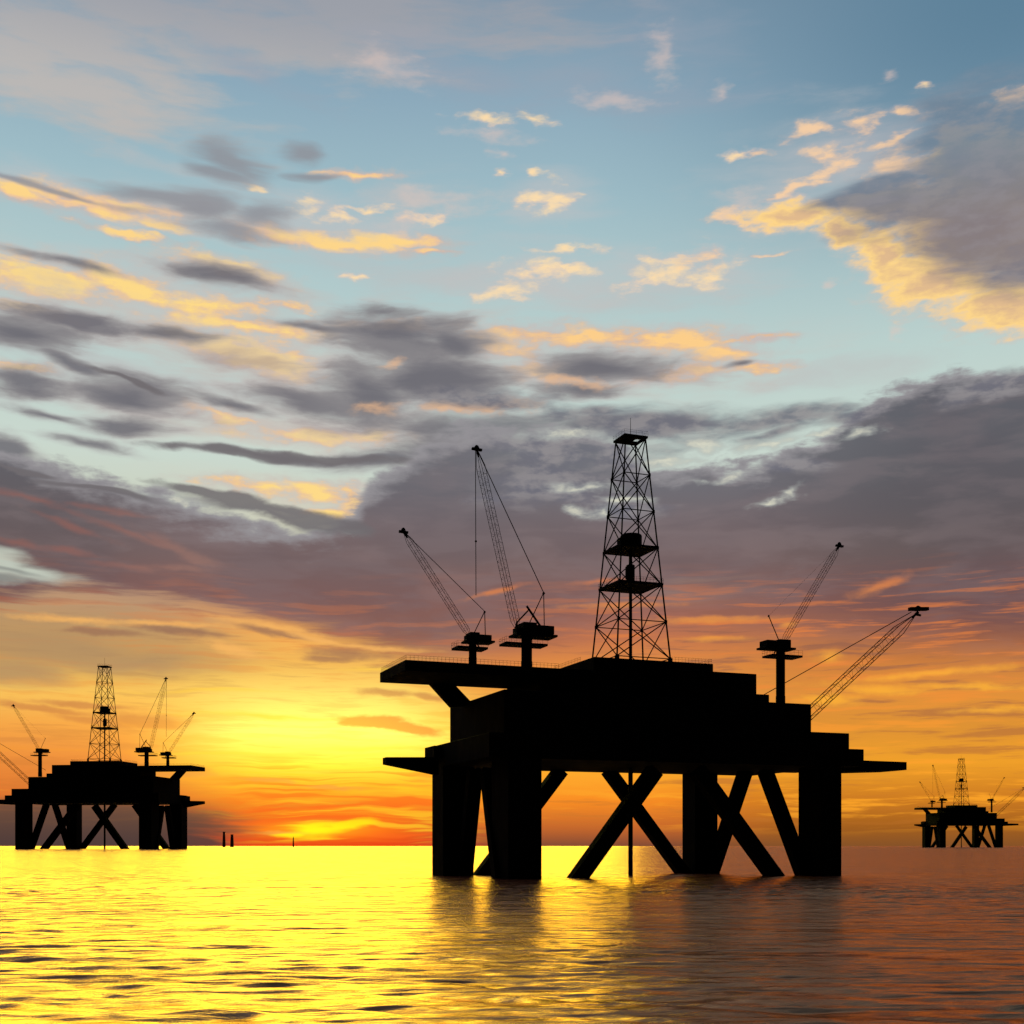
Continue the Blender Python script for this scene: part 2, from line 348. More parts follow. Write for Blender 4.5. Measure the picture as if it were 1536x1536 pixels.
        cl([(400, 938, 95, 6, 8), (470, 958, 66, 6, 14), (110, 930, 116, 7, 0), (240, 935, 110, 5, 0), (560, 972, 96, 5, 3), (350, 975, 66, 10, 15)], W1, fB, 1.4, -0.3, 1.1, 0.8, srgb(250, 184, 100))
        cl([(930, 908, 100, 5, 0), (1060, 930, 120, 6, 0), (1070, 958, 66, 5, 0), (740, 888, 46, 5, -15), (900, 872, 46, 5, -4), (1240, 985, 28, 11, 0), (1180, 936, 16, 5, 0),
            (1320, 880, 56, 10, -18), (1400, 1010, 170, 7, -3), (1320, 1035, 76, 8, 5), (1460, 1030, 96, 6, 4), (1240, 1050, 46, 12, 0), (1480, 1065, 76, 6, 0)], W1, fB, 1.5, -0.35, 1.1, 0.85,
           lambda d: b.mix(b.step(V, 200, 420), srgb(255, 178, 56), srgb(208, 122, 80)))
        cl([(110, 1240, 250, 34, 0), (260, 1262, 90, 12, 0)], W1, fS, 0.8, -0.3, 0.3, 0.9, lambda d: b.mix(b.step(V, 0, 70), srgb(82, 62, 58), srgb(112, 78, 60)))
        cl([(475, 1246, 48, 11, -4), (520, 1238, 44, 8, -10), (440, 1252, 34, 5, 0)], W1, fT, 1.6, -0.4, 0.7, 0.95, srgb(255, 222, 26))

        # light near the sun is brighter than the exposure can hold
        def gauss(x, y, rx, ry):
            u, v, k = sk(x, y)
            q = b.n("ShaderNodeVectorMath", operation="MULTIPLY_ADD")
            b.put(q.inputs[0], P); q.inputs[1].default_value = (1 / rx, 1 / ry, 0); q.inputs[2].default_value = (-u / rx, -v / ry, 0)
            return b.m("EXPONENT", b.m("MULTIPLY", b.vm("DOT_PRODUCT", q.outputs[0], q.outputs[0]), -1.0))
        if U0 < 300:
            col = b.mix(b.m("MULTIPLY", gauss(480, 1110, 200, 60), 1.0, clamp=True), col, (SUNG[0], SUNG[1], SUNG[2], 1), blend="ADD")
            if V0 < 60:
                col = b.mix(gauss(475, 1246, 75, 11), col, (0.35, 0.25, 0, 1), blend="ADD")
    return col

SUNG = (0.65, 0.38, 0.0)
UE = [-INF, -380, -120, 180, 430, INF]
VE = [-INF, 95, 190, 290, 390, 490, 590, 690, 800, 920, 1060, INF]
def shade(colour, k):
    global nt
    e_ = b.n("ShaderNodeBackground"); b.put(e_.inputs[0], colour); b.put(e_.inputs[1], k)
    return e_.outputs[0]
back = b.step(dy, -0.35, 0.55, 0.06, 1.0)
hi = b.step(V, 1300, 4200, 1.0, 0.4)
strength = mul(back, hi)
gU = [b.m("GREATER_THAN", U, x) for x in UE[1:-1]]
gV = [b.m("GREATER_THAN", V, x) for x in VE[1:-1]]
def pick(items, gates):
    """binary tree of switches: items[i] lies between gates[i-1] and gates[i]"""
    if len(items) == 1:
        return items[0]
    k = len(items) // 2
    mx = b.n("ShaderNodeMixShader")
    b.put(mx.inputs[0], gates[k - 1])
    b.put(mx.inputs[1], pick(items[:k], gates[:k - 1]))
    b.put(mx.inputs[2], pick(items[k:], gates[k:]))
    return mx.outputs[0]
# every cell is a node group of its own
main_b = b
SHARED = [("U", U), ("V", V), ("vn", vn), ("fA", fA), ("fB", fB), ("fS", fS), ("fL", fL), ("fT", fT), ("P", P), ("W", W), ("W1", W1), ("W2", W2)]
rows = []
for j in range(len(VE) - 1):
    cells = []
    for i in range(len(UE) - 1):
        CELL = (UE[i], UE[i + 1], VE[j], VE[j + 1])
        g = bpy.data.node_groups.new("sky_part", "ShaderNodeTree")
        for nm, so_ in SHARED:
            g.interface.new_socket(nm, in_out="INPUT", socket_type="NodeSocketVector" if nm in ("P", "W", "W1", "W2") else "NodeSocketFloat")
        g.interface.new_socket("colour", in_out="OUTPUT", socket_type="NodeSocketColor")
        b = NB(g)
        gi = b.n("NodeGroupInput"); go = b.n("NodeGroupOutput")
        saved = {}
        for nm, so_ in SHARED:
            saved[nm] = globals()[nm]; globals()[nm] = gi.outputs[nm]
        b.put(go.inputs[0], build_sky())
        for nm, so_ in SHARED:
            globals()[nm] = saved[nm]
        b = main_b
        gn = b.n("ShaderNodeGroup"); gn.node_tree = g
        for nm, so_ in SHARED:
            b.put(gn.inputs[nm], so_)
        cells.append(shade(gn.outputs[0], strength))
    rows.append(pick(cells, gU))
front = pick(rows, gV)
rear = b.n("ShaderNodeBackground")
rear.inputs[1].default_value = 0.06
b.put(rear.inputs[0], b.ramp(b.m("DIVIDE", V, 3000), [(0.0, srgb(90, 80, 90)), (0.2, srgb(110, 110, 125)), (0.45, srgb(120, 145, 165)), (1.0, srgb(70, 95, 125))]))
mx = b.n("ShaderNodeMixShader")
b.put(mx.inputs[0], b.m("GREATER_THAN", dy, -0.34)); b.put(mx.inputs[1], rear.outputs[0]); b.put(mx.inputs[2], front)
out = b.n("ShaderNodeOutputWorld"); nt.links.new(mx.outputs[0], out.inputs[0])
w.cycles.sampling_method = "MANUAL"
w.cycles.sample_map_resolution = 512

# ------------------------------------------------------------------ sun
sd = bpy.data.lights.new("sun", "SUN")
so = bpy.data.objects.new("sun", sd)
C.objects.link(so)
saz = math.atan((470 - 768) / F)
sel = math.radians(7.5)
dirv = Vector((math.sin(saz) * math.cos(sel), math.cos(saz) * math.cos(sel), math.sin(sel)))
so.rotation_euler = dirv.to_track_quat("Z", "Y").to_euler()
so.location = dirv * 500
sd.energy = 1.25
sd.angle = math.radians(30)
sd.color = (1.0, 0.95, 0.07)

# ------------------------------------------------------------------ materials
def mat(name, col, rough=0.6, spec=0.2, var=0.3, metallic=0.0, sc=0.4):
    m = bpy.data.materials.new(name); m.use_nodes = True
    t = m.node_tree; bb = NB(t)
    p = t.nodes["Principled BSDF"]
    geo = bb.n("ShaderNodeTexCoord").outputs["Object"]
    nz = bb.noise(geo, (sc, sc, sc * 0.35), 6, 0.6, dims="3D")
    c2 = tuple(c * (1 + var) for c in col[:3]) + (1,)
    c1 = tuple(c * (1 - var) for c in col[:3]) + (1,)
    bb.put(p.inputs["Base Color"], bb.mix(bb.step(nz, 0.35, 0.65), c1, c2))
    bb.put(p.inputs["Roughness"], bb.step(nz, 0.3, 0.7, rough - 0.1, rough + 0.1))
    p.inputs["Specular IOR Level"].default_value = spec
    p.inputs["Metallic"].default_value = metallic
    return m
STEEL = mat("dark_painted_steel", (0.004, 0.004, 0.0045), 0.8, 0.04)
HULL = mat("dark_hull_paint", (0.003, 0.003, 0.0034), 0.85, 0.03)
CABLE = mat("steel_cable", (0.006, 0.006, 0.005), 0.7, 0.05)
BRICKM = mat("sooty_concrete", (0.16, 0.03, 0.02))

# ------------------------------------------------------------------ mesh builder
class MB:
    def __init__(s): s.v = []; s.f = []
    def add(s, vs, fs):
        o = len(s.v); s.v += [tuple(p) for p in vs]; s.f += [tuple(i + o for i in f) for f in fs]
        return s
    def box(s, u0, u1, v0, v1, z0, z1):
        vs = [(u0, v0, z0), (u1, v0, z0), (u1, v1, z0), (u0, v1, z0), (u0, v0, z1), (u1, v0, z1), (u1, v1, z1), (u0, v1, z1)]
        return s.add(vs, [(3, 2, 1, 0), (4, 5, 6, 7), (0, 1, 5, 4), (1, 2, 6, 5), (2, 3, 7, 6), (3, 0, 4, 7)])
    def tube(s, a, c, r, r2=None, n=6):
        a, c = Vector(a), Vector(c); r2 = r if r2 is None else r2
        d = (c - a).normalized()
        x = d.cross(Vector((0, 1, 0)) if abs(d.y) < 0.9 else Vector((1, 0, 0))).normalized(); y = d.cross(x)
        vs = []
        for p, rr in ((a, r), (c, r2)):
            for i in range(n):
                t = 2 * math.pi * i / n
                vs.append(p + x * rr * math.cos(t) + y * rr * math.sin(t))
        fs = [(i, (i + 1) % n, n + (i + 1) % n, n + i) for i in range(n)] + [tuple(range(n))[::-1], tuple(range(n, 2 * n))]
        return s.add(vs, fs)
    def beam(s, a, c, w_, h_):
        """square-section member from a to c, w_ wide in the rig's long direction, h_ deep"""
        a, c = Vector(a), Vector(c)
        d = (c - a).normalized()
        y = Vector((0, 1, 0)); y = (y - d * y.dot(d)).normalized(); x = d.cross(y)
        vs = [p + x * sx * w_ / 2 + y * sy * h_ / 2 for p in (a, c) for sx, sy in ((-1, -1), (1, -1), (1, 1), (-1, 1))]
        return s.add(vs, [(3, 2, 1, 0), (4, 5, 6, 7), (0, 1, 5, 4), (1, 2, 6, 5), (2, 3, 7, 6), (3, 0, 4, 7)])
    def prism(s, pts, v0, v1):
        """outline in the (u, z) plane, thick from v0 to v1"""
        n = len(pts)
        vs = [(u, v0, z) for u, z in pts] + [(u, v1, z) for u, z in pts]
        return s.add(vs, [tuple(range(n)), tuple(range(2 * n - 1, n - 1, -1))] + [(i, i + n, (i + 1) % n + n, (i + 1) % n) for i in range(n)])
    def lathe(s, c, prof, n=16):
        vs = [(c[0] + r * math.cos(2 * math.pi * i / n), c[1] + r * math.sin(2 * math.pi * i / n), c[2] + z) for r, z in prof for i in range(n)]
        k = len(prof)
        fs = [(j * n + i, j * n + (i + 1) % n, (j + 1) * n + (i + 1) % n, (j + 1) * n + i) for j in range(k - 1) for i in range(n)]
        fs += [tuple(range(n))[::-1], tuple(range((k - 1) * n, k * n))]
        return s.add(vs, fs)
    def rail(s, a, c, h=1.2, step=1.0, r=0.032):
        a, c = Vector(a), Vector(c); L = (c - a).length; k = max(1, round(L / step))
        for i in range(k + 1):
            p = a.lerp(c, i / k); s.tube(p, p + Vector((0, 0, h)), r, n=4)
        for hh in (h, h * 0.55):
            s.tube(a + Vector((0, 0, hh)), c + Vector((0, 0, hh)), r * 0.8, n=4)
        return s
    def build(s, name, m, parent=None, bevel=0.0):
        me = bpy.data.meshes.new(name)
        me.from_pydata([tuple(p) for p in s.v], [], s.f); me.update()
        import bmesh
        bm = bmesh.new(); bm.from_mesh(me); bmesh.ops.recalc_face_normals(bm, faces=bm.faces)
        if bevel:
            bmesh.ops.bevel(bm, geom=list(bm.edges), offset=bevel, segments=1, affect="EDGES", clamp_overlap=True)
        bm.to_mesh(me); bm.free()
        me.materials.append(m)
        o = bpy.data.objects.new(name, me); C.objects.link(o)
        if parent: o.parent = parent
        return o

# ------------------------------------------------------------------ the platform
OX, OY, YAW = 32.2, 335.0, math.radians(21)
cs, sn = math.cos(YAW), math.sin(YAW)
def L(px, py, v):
    """bearing and height measured from the eye, in the plane v of the platform -> its own metres (u, z)"""
    t = (px - 768.0) / F
    u = (t * (OY + v * cs) - OX + v * sn) / (cs - t * sn)
    dep = OY + u * sn + v * cs
    return u, CAM_H + (HOR - py) / F * dep
def LP(px, py, v):
    u, z = L(px, py, v); return (u, v, z)
def zat(px, py, v): return L(px, py, v)[1]

rig = bpy.data.objects.new("offshore_platform", None); C.objects.link(rig)
rig.empty_display_size = 10

def blk(name, xl, xr, v0, v1, zt, zb, m=HULL, lab=None, far_left=False):
    u0 = L(xl, 1200, v1 if far_left else v0)[0]; u1 = L(xr, 1200, v0)[0]
    o = MB().box(u0, u1, v0, v1, zb, zt).build(name, m, rig, bevel=0.12)
    return o, u0, u1
VN, VF = -24.0, 22.0
z_bot = zat(1000, 1161, VF)
z_low = zat(719, 1103, VN)          # top of lower hull ledge on the left
z_hull = zat(760, 1034, -22)
z_dril = zat(891, 985, -16)
z_can = zat(608, 989.5, -14)
z_canb = zat(571, 1024, 9.8)
# hull and deck modules
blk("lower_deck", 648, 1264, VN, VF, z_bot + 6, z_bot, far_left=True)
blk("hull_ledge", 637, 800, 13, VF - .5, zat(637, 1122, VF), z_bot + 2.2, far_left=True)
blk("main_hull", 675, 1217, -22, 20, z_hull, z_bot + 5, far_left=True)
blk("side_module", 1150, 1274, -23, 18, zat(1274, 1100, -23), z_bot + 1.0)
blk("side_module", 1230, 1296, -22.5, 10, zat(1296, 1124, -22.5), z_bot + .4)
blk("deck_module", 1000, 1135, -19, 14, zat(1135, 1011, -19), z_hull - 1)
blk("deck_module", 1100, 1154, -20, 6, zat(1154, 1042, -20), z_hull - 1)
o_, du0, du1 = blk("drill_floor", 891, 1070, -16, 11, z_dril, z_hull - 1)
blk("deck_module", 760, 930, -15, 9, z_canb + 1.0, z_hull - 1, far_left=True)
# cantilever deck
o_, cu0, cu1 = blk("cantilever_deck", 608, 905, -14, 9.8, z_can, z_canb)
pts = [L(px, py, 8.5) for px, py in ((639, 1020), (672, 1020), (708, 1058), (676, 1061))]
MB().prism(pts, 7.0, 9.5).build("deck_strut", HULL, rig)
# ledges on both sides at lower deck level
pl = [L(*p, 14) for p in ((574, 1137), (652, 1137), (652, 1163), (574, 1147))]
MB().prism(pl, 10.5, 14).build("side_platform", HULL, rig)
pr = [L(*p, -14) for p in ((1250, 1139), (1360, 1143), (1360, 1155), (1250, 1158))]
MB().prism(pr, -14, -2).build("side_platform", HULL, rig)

# columns
def column(xl, xr, v0, v1):
    u0 = L(xl, 1200, v1)[0]; u1 = L(xr, 1200, v0)[0]
    MB().box(u0, u1, v0, v1, -14, z_bot + 3).build("column", HULL, rig, bevel=0.25)
column(737, 813, VN, VN + 12); column(648, 711, VF - 10, VF); column(1197, 1263, VN, VN + 11); column(1023, 1077, VF - 8, VF)
def brace(p0, v0, p1, v1, wid, dep=3.2):
    a, c = Vector(LP(*p0, v0)), Vector(LP(*p1, v1))
    dd = c - a
    MB().beam(a - dd * 0.12, c + dd * 0.03, wid, dep).build("brace", HULL, rig)
brace((869, 1314), -19, (979, 1160), -19, 3.9)
brace((1161, 1314), -18, (1049, 1160), -18, 3.9)
brace((722, 1314), 17, (838, 1160), 17, 3.7)
brace((1028, 1314), 18, (915, 1160), 18, 3.4)
brace((697, 1314), 13, (712, 1160), 1, 3.6, 2.6)
brace((750, 1314), -17, (732, 1160), -4, 3.6, 2.6)
brace((1066, 1314), 14, (1117, 1160), 2, 3.6, 2.6)
brace((1206, 1314), -18, (1149, 1160), -4, 3.8, 2.6)
MB().tube((0, 0, -14), (0, 0, z_bot + 3), 0.62, n=12).build("riser_pipe", STEEL, rig)

# deck rails
zc = z_can
for runs in ((((cu0 + .3, 9.5, zc), (cu0 + .3, -13.7, zc)), ((cu0 + .3, -13.7, zc), (L(838, 1000, -13.7)[0], -13.7, zc))),
             (((du0 + .3, 10.7, z_dril), (du0 + .3, -7, z_dril)),),
             (((L(1008, 990, -15.7)[0], -15.7, z_dril), (du1 - .3, -15.7, z_dril)), ((du1 - .3, -15.7, z_dril), (du1 - .3, 10, z_dril)))):
    mb = MB()
    for p_, q_ in runs: mb.rail(p_, q_)
    mb.build("guard_rail", STEEL, rig)

# derrick
zb_, zt_ = z_dril + 2.0, zat(946, 661, 0)
hb, ht = 7.9, 3.0
NBAY = 6
def dc(i, k):
    f_ = i / NBAY; h = hb + (ht - hb) * f_
    return (h * (-1, 1, 1, -1)[k], h * (-1, -1, 1, 1)[k], zb_ + (zt_ - zb_) * f_)
der = MB()
for i in range(NBAY):
    for k in range(4):
        k2 = (k + 1) % 4
        der.tube(dc(i, k), dc(i + 1, k2), 0.16, n=5); der.tube(dc(i, k2), dc(i + 1, k), 0.16, n=5)
        der.tube(dc(i, k), dc(i, k2), 0.14, n=5)
        der.box(*[c for a_ in ((dc(i, k)[0] - .24, dc(i, k)[0] + .24), (dc(i, k)[1] - .24, dc(i, k)[1] + .24), (dc(i, k)[2] - .42, dc(i, k)[2] + .42)) for c in a_])
for k in range(4):
    der.tube(dc(NBAY, k), dc(NBAY, (k + 1) % 4), 0.16, n=5)
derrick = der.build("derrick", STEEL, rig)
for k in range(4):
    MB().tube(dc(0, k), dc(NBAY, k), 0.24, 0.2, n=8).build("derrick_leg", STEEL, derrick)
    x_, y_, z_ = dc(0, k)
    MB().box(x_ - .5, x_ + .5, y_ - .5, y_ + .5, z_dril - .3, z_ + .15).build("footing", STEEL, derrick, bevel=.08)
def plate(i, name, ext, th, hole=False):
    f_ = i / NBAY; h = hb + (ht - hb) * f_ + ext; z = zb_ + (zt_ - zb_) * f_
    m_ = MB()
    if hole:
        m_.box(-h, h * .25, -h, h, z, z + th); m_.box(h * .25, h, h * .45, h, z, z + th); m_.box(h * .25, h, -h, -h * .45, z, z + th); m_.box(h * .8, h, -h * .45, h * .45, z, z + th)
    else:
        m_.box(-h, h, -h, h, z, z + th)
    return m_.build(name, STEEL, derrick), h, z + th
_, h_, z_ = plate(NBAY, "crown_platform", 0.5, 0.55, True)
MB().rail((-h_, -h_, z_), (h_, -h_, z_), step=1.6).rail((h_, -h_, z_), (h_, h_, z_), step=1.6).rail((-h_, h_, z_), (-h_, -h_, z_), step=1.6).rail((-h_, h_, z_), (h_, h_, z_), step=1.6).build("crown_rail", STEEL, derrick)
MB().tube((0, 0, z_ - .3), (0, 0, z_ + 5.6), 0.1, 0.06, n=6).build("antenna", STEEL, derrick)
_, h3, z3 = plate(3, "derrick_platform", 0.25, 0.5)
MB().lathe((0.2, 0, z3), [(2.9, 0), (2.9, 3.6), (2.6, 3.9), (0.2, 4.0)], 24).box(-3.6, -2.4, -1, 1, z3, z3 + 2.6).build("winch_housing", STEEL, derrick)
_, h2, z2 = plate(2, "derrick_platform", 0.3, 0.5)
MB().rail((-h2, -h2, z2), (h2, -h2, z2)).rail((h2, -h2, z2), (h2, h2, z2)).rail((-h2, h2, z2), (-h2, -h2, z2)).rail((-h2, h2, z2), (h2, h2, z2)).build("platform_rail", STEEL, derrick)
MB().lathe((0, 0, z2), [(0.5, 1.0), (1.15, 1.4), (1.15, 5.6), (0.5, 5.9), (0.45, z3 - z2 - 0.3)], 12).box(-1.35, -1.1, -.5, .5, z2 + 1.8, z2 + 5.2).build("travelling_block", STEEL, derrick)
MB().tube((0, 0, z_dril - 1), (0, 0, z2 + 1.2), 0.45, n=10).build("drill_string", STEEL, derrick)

# lattice booms
def lattice(mb_, a, c, wid, n, r=0.07, neck=0.1, foot=0.04, dep=None):
    dep = dep or wid
    a, c = Vector(a), Vector(c); d = c - a
    y = Vector((0, 1, 0)); x = d.cross(y).normalized()
    def sec(t):
        k = 1.0
        if t > 1 - neck: k = max(0.08, (1 - t) / neck)
        if t < foot: k = 0.45 + 0.55 * t / foot
        p = a + d * t; h = wid / 2 * k
        g_ = dep / 2 * k
        return [p + x * h * sx + y * g_ * sy for sx, sy in ((-1, -1), (1, -1), (1, 1), (-1, 1))]
    ts = [0, foot] + [foot + (1 - neck - foot) * i / n for i in range(1, n + 1)] + [1.0]
    S = [sec(t) for t in ts]
    for i in range(len(S) - 1):
        for k in range(4):
            mb_.tube(S[i][k], S[i + 1][k], r, n=4)
            if 0 < i < len(S) - 2:
                k2 = (k + 1) % 4
                if k % 2:
                    mb_.tube(S[i][k], S[i + 1][k2], r * 0.5, n=3) if i % 2 else mb_.tube(S[i][k2], S[i + 1][k], r * 0.5, n=3)
                elif i % 3 == 1:
                    mb_.tube(S[i][k], S[i][k2], r * 0.4, n=3)
                    mb_.tube(S[i][k], S[i + 1][k2], r * 0.35, n=3)
    return mb_

def crane(v, ped, base_y, house, houses, plat, plat_y, foot, tip, wid, frame_, n=34, rr=0.058, tipsz=1.0, dep=1.5):
    """ped: left and right bearing of the pedestal; houses: boxes (x0, x1, y0, y1, half depth)"""
    u0, u1 = L(ped[0], 960, v)[0], L(ped[1], 960, v)[0]; uc = (u0 + u1) / 2; r = (u1 - u0) / 2
    zt = zat(ped[0], house, v); zb = zat(ped[0], base_y, v)
    m_ = MB().lathe((uc, v, zb), [(r * 1.06, -2.0), (r * 1.06, 0.6), (r, 0.9), (r, zt - zb)], 20)
    body = m_.build("crane", STEEL, rig)
    hm = MB()
    for (x0, x1, y0, y1, hd) in houses:
        hm.box(L(x0, y0, v)[0], L(x1, y0, v)[0], v - hd, v + hd, zat(x0, y1, v), zat(x0, y0, v))
    hm.build("machinery_house", STEEL, body, bevel=0.08)
    p0, p1 = L(plat[0], plat_y, v), L(plat[1], plat_y, v)
    pm = MB().box(p0[0], p1[0], v - 2.6, v + 2.6, p0[1] - .25, p0[1] + .3)
    pm.rail((p0[0], v - 2.6, p0[1] + .3), (p1[0], v - 2.6, p0[1] + .3), 1.3, 1.4).rail((p0[0], v + 2.6, p0[1] + .3), (p1[0], v + 2.6, p0[1] + .3), 1.3, 1.4)
    pm.rail((p0[0], v - 2.6, p0[1] + .3), (p0[0], v + 2.6, p0[1] + .3), 1.3, 1.4)
    pm.build("service_platform", STEEL, body)
    A, T = Vector(LP(*foot, v)), Vector(LP(*tip, v))
    bo = lattice(MB(), A, T, wid, n, rr, dep=dep).build("boom", STEEL, body)
    d = (T - A).normalized()
    hd_ = MB().tube(T - d * 1.9 * tipsz, T, 0.22, 0.42, n=8)
    hd_.beam(T + Vector((-1.1 * tipsz, 0, -.1)), T + Vector((1.2 * tipsz, 0, -.25)), .55, .8).lathe(T + Vector((0, 0, 0)), [(.3, -.1), (.62 * tipsz, .25), (.4, .75), (.1, .95)], 10)
    hd_.build("sheave_head", STEEL, bo)
    fm = MB()
    for (q0, q1, rad) in frame_:
        fm.tube(LP(*q0, v), LP(*q1, v), rad, n=6)
    fm.build("gantry_frame", STEEL, body)
    return body, A, T

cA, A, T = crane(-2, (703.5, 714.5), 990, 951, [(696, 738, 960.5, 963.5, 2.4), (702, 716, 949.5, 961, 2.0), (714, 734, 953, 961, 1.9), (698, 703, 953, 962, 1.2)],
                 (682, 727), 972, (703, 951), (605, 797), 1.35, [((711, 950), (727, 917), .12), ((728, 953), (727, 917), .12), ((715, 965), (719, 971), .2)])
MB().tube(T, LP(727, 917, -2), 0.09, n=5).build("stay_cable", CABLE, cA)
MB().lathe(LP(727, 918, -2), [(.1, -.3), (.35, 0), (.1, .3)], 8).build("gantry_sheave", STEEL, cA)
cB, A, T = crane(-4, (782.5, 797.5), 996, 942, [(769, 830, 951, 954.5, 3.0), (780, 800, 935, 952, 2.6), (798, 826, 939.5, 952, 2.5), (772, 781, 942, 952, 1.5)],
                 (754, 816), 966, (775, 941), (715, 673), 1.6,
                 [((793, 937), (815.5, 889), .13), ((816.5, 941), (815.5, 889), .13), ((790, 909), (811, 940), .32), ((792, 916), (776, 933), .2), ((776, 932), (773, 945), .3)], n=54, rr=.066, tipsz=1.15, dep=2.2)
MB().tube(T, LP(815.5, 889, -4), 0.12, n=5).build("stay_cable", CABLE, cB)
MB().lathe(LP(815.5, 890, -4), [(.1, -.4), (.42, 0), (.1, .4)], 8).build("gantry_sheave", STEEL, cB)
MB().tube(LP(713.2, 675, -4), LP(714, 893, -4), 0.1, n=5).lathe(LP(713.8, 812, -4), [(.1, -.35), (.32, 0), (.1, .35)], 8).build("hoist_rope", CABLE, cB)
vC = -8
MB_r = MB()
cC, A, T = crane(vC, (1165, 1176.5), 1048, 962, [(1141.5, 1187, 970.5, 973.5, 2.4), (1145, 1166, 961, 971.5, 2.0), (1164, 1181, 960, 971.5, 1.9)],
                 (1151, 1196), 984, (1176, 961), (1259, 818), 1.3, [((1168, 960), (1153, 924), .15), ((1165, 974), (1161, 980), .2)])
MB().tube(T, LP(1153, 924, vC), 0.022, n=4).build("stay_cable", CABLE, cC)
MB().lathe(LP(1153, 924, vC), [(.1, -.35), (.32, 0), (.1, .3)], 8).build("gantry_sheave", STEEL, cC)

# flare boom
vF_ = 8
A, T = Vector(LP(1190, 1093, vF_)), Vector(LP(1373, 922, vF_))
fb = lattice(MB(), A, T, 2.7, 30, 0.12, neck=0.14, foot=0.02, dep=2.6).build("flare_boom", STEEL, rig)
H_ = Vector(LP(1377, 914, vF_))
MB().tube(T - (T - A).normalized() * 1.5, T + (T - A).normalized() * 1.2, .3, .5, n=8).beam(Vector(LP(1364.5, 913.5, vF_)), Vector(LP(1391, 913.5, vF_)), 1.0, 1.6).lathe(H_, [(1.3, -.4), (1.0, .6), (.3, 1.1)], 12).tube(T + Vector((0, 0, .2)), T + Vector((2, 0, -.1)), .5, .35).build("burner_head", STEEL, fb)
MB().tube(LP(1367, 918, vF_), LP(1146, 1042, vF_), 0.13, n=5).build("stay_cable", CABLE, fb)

rig["label"] = "nearest and largest oil platform, black silhouette on square columns in the middle of the sea"
rig["category"] = "oil platform"; rig["group"] = "oil platforms standing in the sea"
rig.location = (OX, OY, 0); rig.rotation_euler = (0, 0, YAW)

def copy_tree(o, parent=None):
    c = o.copy(); C.objects.link(c); c.parent = parent
    for ch in list(o.children):
        copy_tree(ch, c)
    return c
def place(px, dist, s, yaw, mirror, label):
    r = copy_tree(rig)
    r.location = ((px - 768.0) / F * dist, dist, 0)
    r.scale = (-s * 0.975 if mirror else s * 0.95, s, s * (1.02 if mirror else 1.04))
    r.rotation_euler = (0, 0, math.radians(yaw))
    r["label"] = label
    return r
place(157, 3268, 4.0, -8.2, True, "middle-sized oil platform at the left edge, its flare boom cut off by the frame")
place(1442, 6872, 4.0, 6.5, False, "smallest and farthest oil platform, near the right edge of the horizon")

# ------------------------------------------------------------------ far stacks and mast on the horizon
def far(px, dist): return ((px - 768) / F * dist, dist, 0)
def stack(px, hp, wp, dist, label):
    k = dist / F
    m_ = MB().lathe((0, 0, 0), [(wp * k * .62, -5), (wp * k * .5, hp * k * .5), (wp * k * .4, hp * k * .93), (wp * k * .46, hp * k * .94), (wp * k * .46, hp * k), (wp * k * .3, hp * k)], 20)
    o = m_.build("smokestack", BRICKM); o.location = far(px, dist)
    o["label"] = label; o["category"] = "smokestack"; o["group"] = "pair of smokestacks on the horizon"
stack(336, 23, 4.2, 9000, "left and taller of the two dark smokestacks on the horizon beside the small left platform")
stack(348, 19, 4.8, 9000, "right and shorter of the two dark smokestacks on the horizon, left of the sunset glow")
k = 9000 / F
o = MB().tube((0, 0, -5), (0, 0, 14 * k), 1.3 * k, .7 * k, n=8).tube((0, 0, 14 * k), (0, 0, 16 * k), .4 * k, .2 * k).build("mast", BRICKM)
o.location = far(440, 9000)
o["label"] = "thin dark mast alone on the horizon under the brightest part of the sunset"; o["category"] = "mast"

# ------------------------------------------------------------------ sea
def axis(segs):
    out_ = [segs[0][0]]
    for (a, c, n, p) in segs:
        for i in range(1, n + 1):
            t = i / n
            out_.append(a + (c - a) * (t if p == 0 else ((math.exp(p * t) - 1) / (math.exp(p) - 1))))
    return np.array(out_)
ys = axis([(-60000, -200, 12, -5), (-200, 25, 10, 0), (25, 420, 900, 1.5), (420, 3000, 140, 2.5), (3000, 90000, 30, 4)])
xs_r = axis([(0, 190, 520, 1.2), (190, 1500, 40, 2.5), (1500, 70000, 24, 4)])
xs = np.concatenate([-xs_r[::-1][:-1], xs_r])
X, Y = np.meshgrid(xs, ys)
Z = np.zeros_like(X)
rng = np.random.RandomState(5)
gate = np.clip((420 - Y) / 200, 0, 1) * np.clip((190 - np.abs(X)) / 50, 0, 1) * np.clip((Y - 5) / 25, 0, 1)
wx = 1.6 * np.sin(X * 0.05 + 1.3) * np.sin(Y * 0.041 + .5); wy = 2.0 * np.sin(X * 0.037 + Y * 0.02) 
for i in range(56):
    lam = 1.0 * (7.0 ** rng.rand())
    th = rng.normal(0.16, 0.38)            # waves run towards the viewer, a little from the side
    kx, ky = 2 * math.pi / lam * math.sin(th), 2 * math.pi / lam * math.cos(th)
    amp = 0.0034 * lam ** 0.85 * (0.6 + 0.8 * rng.rand())
    ph = kx * (X + wx) + ky * (Y + wy) + rng.rand() * 6.28
    Z += amp * (np.sin(ph) + 0.25 * np.sin(2 * ph + 1.2))
patch = 0.65 + 0.5 * np.sin(X * .021 + 2 * np.sin(Y * .013)) * np.sin(Y * .03 + 1.5 * np.sin(X * .017))
Z *= gate * patch
nv = X.size; ny, nx = X.shape
me = bpy.data.meshes.new("sea")
co = np.stack([X.ravel(), Y.ravel(), Z.ravel()], 1).astype(np.float32)
idx = np.arange(nv).reshape(ny, nx)
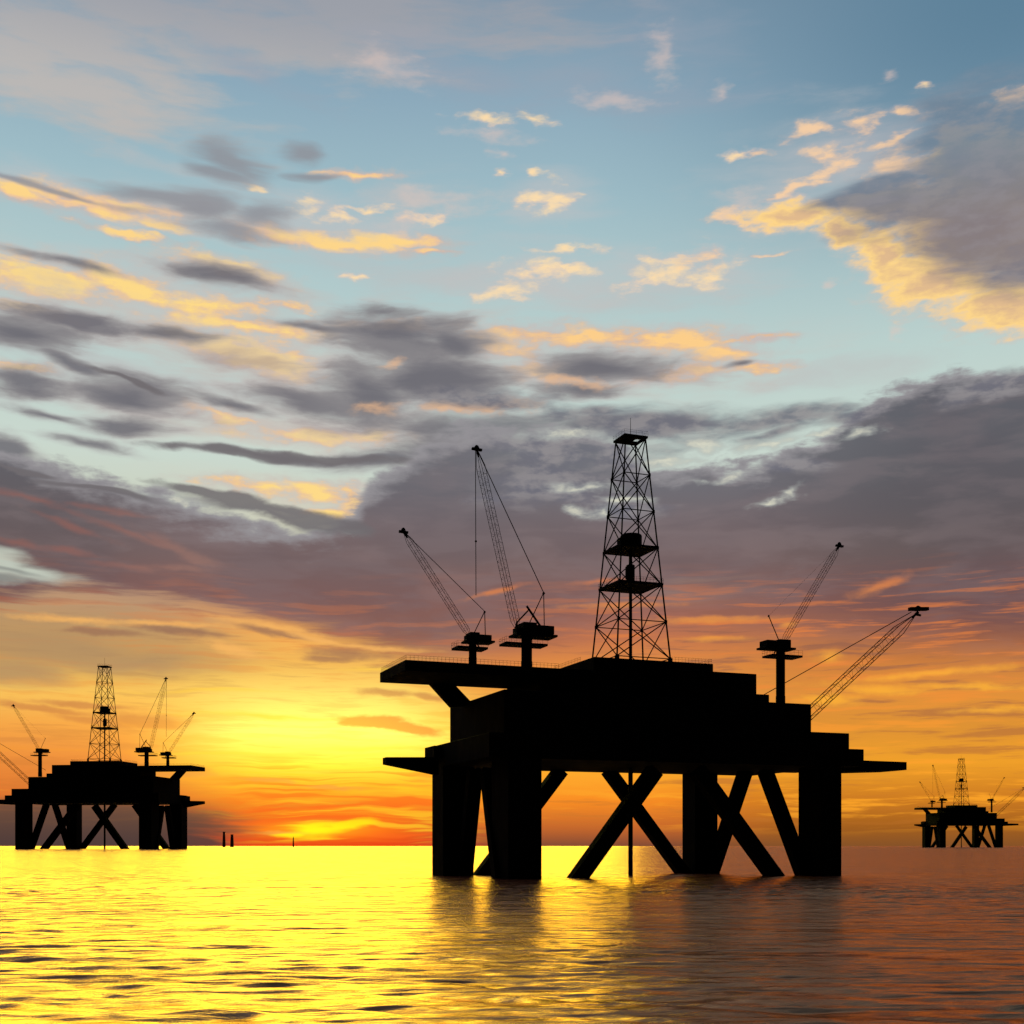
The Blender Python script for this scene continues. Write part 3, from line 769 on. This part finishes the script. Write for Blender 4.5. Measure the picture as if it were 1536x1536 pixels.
q = np.stack([idx[:-1, :-1].ravel(), idx[:-1, 1:].ravel(), idx[1:, 1:].ravel(), idx[1:, :-1].ravel()], 1).astype(np.int32)
me.vertices.add(nv); me.vertices.foreach_set("co", co.ravel())
me.loops.add(q.size); me.loops.foreach_set("vertex_index", q.ravel())
me.polygons.add(len(q)); me.polygons.foreach_set("loop_start", np.arange(0, q.size, 4, dtype=np.int32)); me.polygons.foreach_set("loop_total", np.full(len(q), 4, dtype=np.int32))
me.polygons.foreach_set("use_smooth", np.ones(len(q), dtype=bool))
me.update(); me.validate()
sea = bpy.data.objects.new("sea", me); C.objects.link(sea)
sea["kind"] = "structure"; sea["label"] = "rippled sea glowing yellow under the sunset and turning brown to the right"; sea["category"] = "sea"
m = bpy.data.materials.new("sea_water"); m.use_nodes = True
t = m.node_tree; bb = NB(t); p = t.nodes["Principled BSDF"]
oc = bb.n("ShaderNodeTexCoord").outputs["Object"]
wv = bb.vm("ADD", oc, bb.vm("MULTIPLY", bb.vm("SUBTRACT", bb.noise(oc, (0.05, 0.05, 1), 2, 0.5, out=1), (0.5, 0.5, 0.5)), (6, 6, 0)))
r1 = bb.noise(wv, (0.22, 1.1, 1), 6, 0.66)
r2 = bb.noise(wv, (1.1, 4.6, 1), 4, 0.62)
r3 = bb.noise(oc, (0.02, 0.05, 1), 3, 0.5)
r4 = bb.noise(wv, (0.03, 0.17, 1), 5, 0.7)
r5 = bb.noise(oc, (0.0035, 0.013, 1), 6, 0.7)
hgt = bb.m("ADD", bb.m("ADD", bb.m("ADD", bb.m("MULTIPLY", r1, 0.13), bb.m("MULTIPLY", r4, 0.32)), bb.m("MULTIPLY", r5, 10.0)), bb.m("MULTIPLY", bb.m("MULTIPLY", r2, bb.step(r3, 0.4, 0.6, 0.5, 1.0)), 0.028))
bu = bb.n("ShaderNodeBump"); bu.inputs["Strength"].default_value = 1.0; bu.inputs["Distance"].default_value = 1.0
bb.put(bu.inputs["Height"], hgt)
t.nodes.remove(p)
fr = bb.n("ShaderNodeFresnel"); fr.inputs["IOR"].default_value = 3.0; t.links.new(bu.outputs[0], fr.inputs["Normal"])
gl = bb.n("ShaderNodeBsdfGlossy"); gl.inputs["Color"].default_value = (1.0, 0.57, 0.35, 1); gl.inputs["Roughness"].default_value = 0.20; t.links.new(bu.outputs[0], gl.inputs["Normal"])
df = bb.n("ShaderNodeBsdfDiffuse"); df.inputs["Color"].default_value = (0.20, 0.055, 0.028, 1)
mxs = bb.n("ShaderNodeMixShader"); t.links.new(fr.outputs[0], mxs.inputs[0]); t.links.new(df.outputs[0], mxs.inputs[1]); t.links.new(gl.outputs[0], mxs.inputs[2])
t.links.new(mxs.outputs[0], t.nodes["Material Output"].inputs["Surface"])
me.materials.append(m)

# ------------------------------------------------------------------ render look
scn.view_settings.view_transform = "Standard"
scn.view_settings.look = "None"
scn.view_settings.exposure = 0.0
scn.view_settings.gamma = 1.0
scn.view_settings.use_curve_mapping = False
scn.cycles.max_bounces = 4
scn.cycles.glossy_bounces = 3
scn.cycles.use_adaptive_sampling = True
scn.cycles.adaptive_threshold = 0.02
scn.cycles.adaptive_min_samples = 16
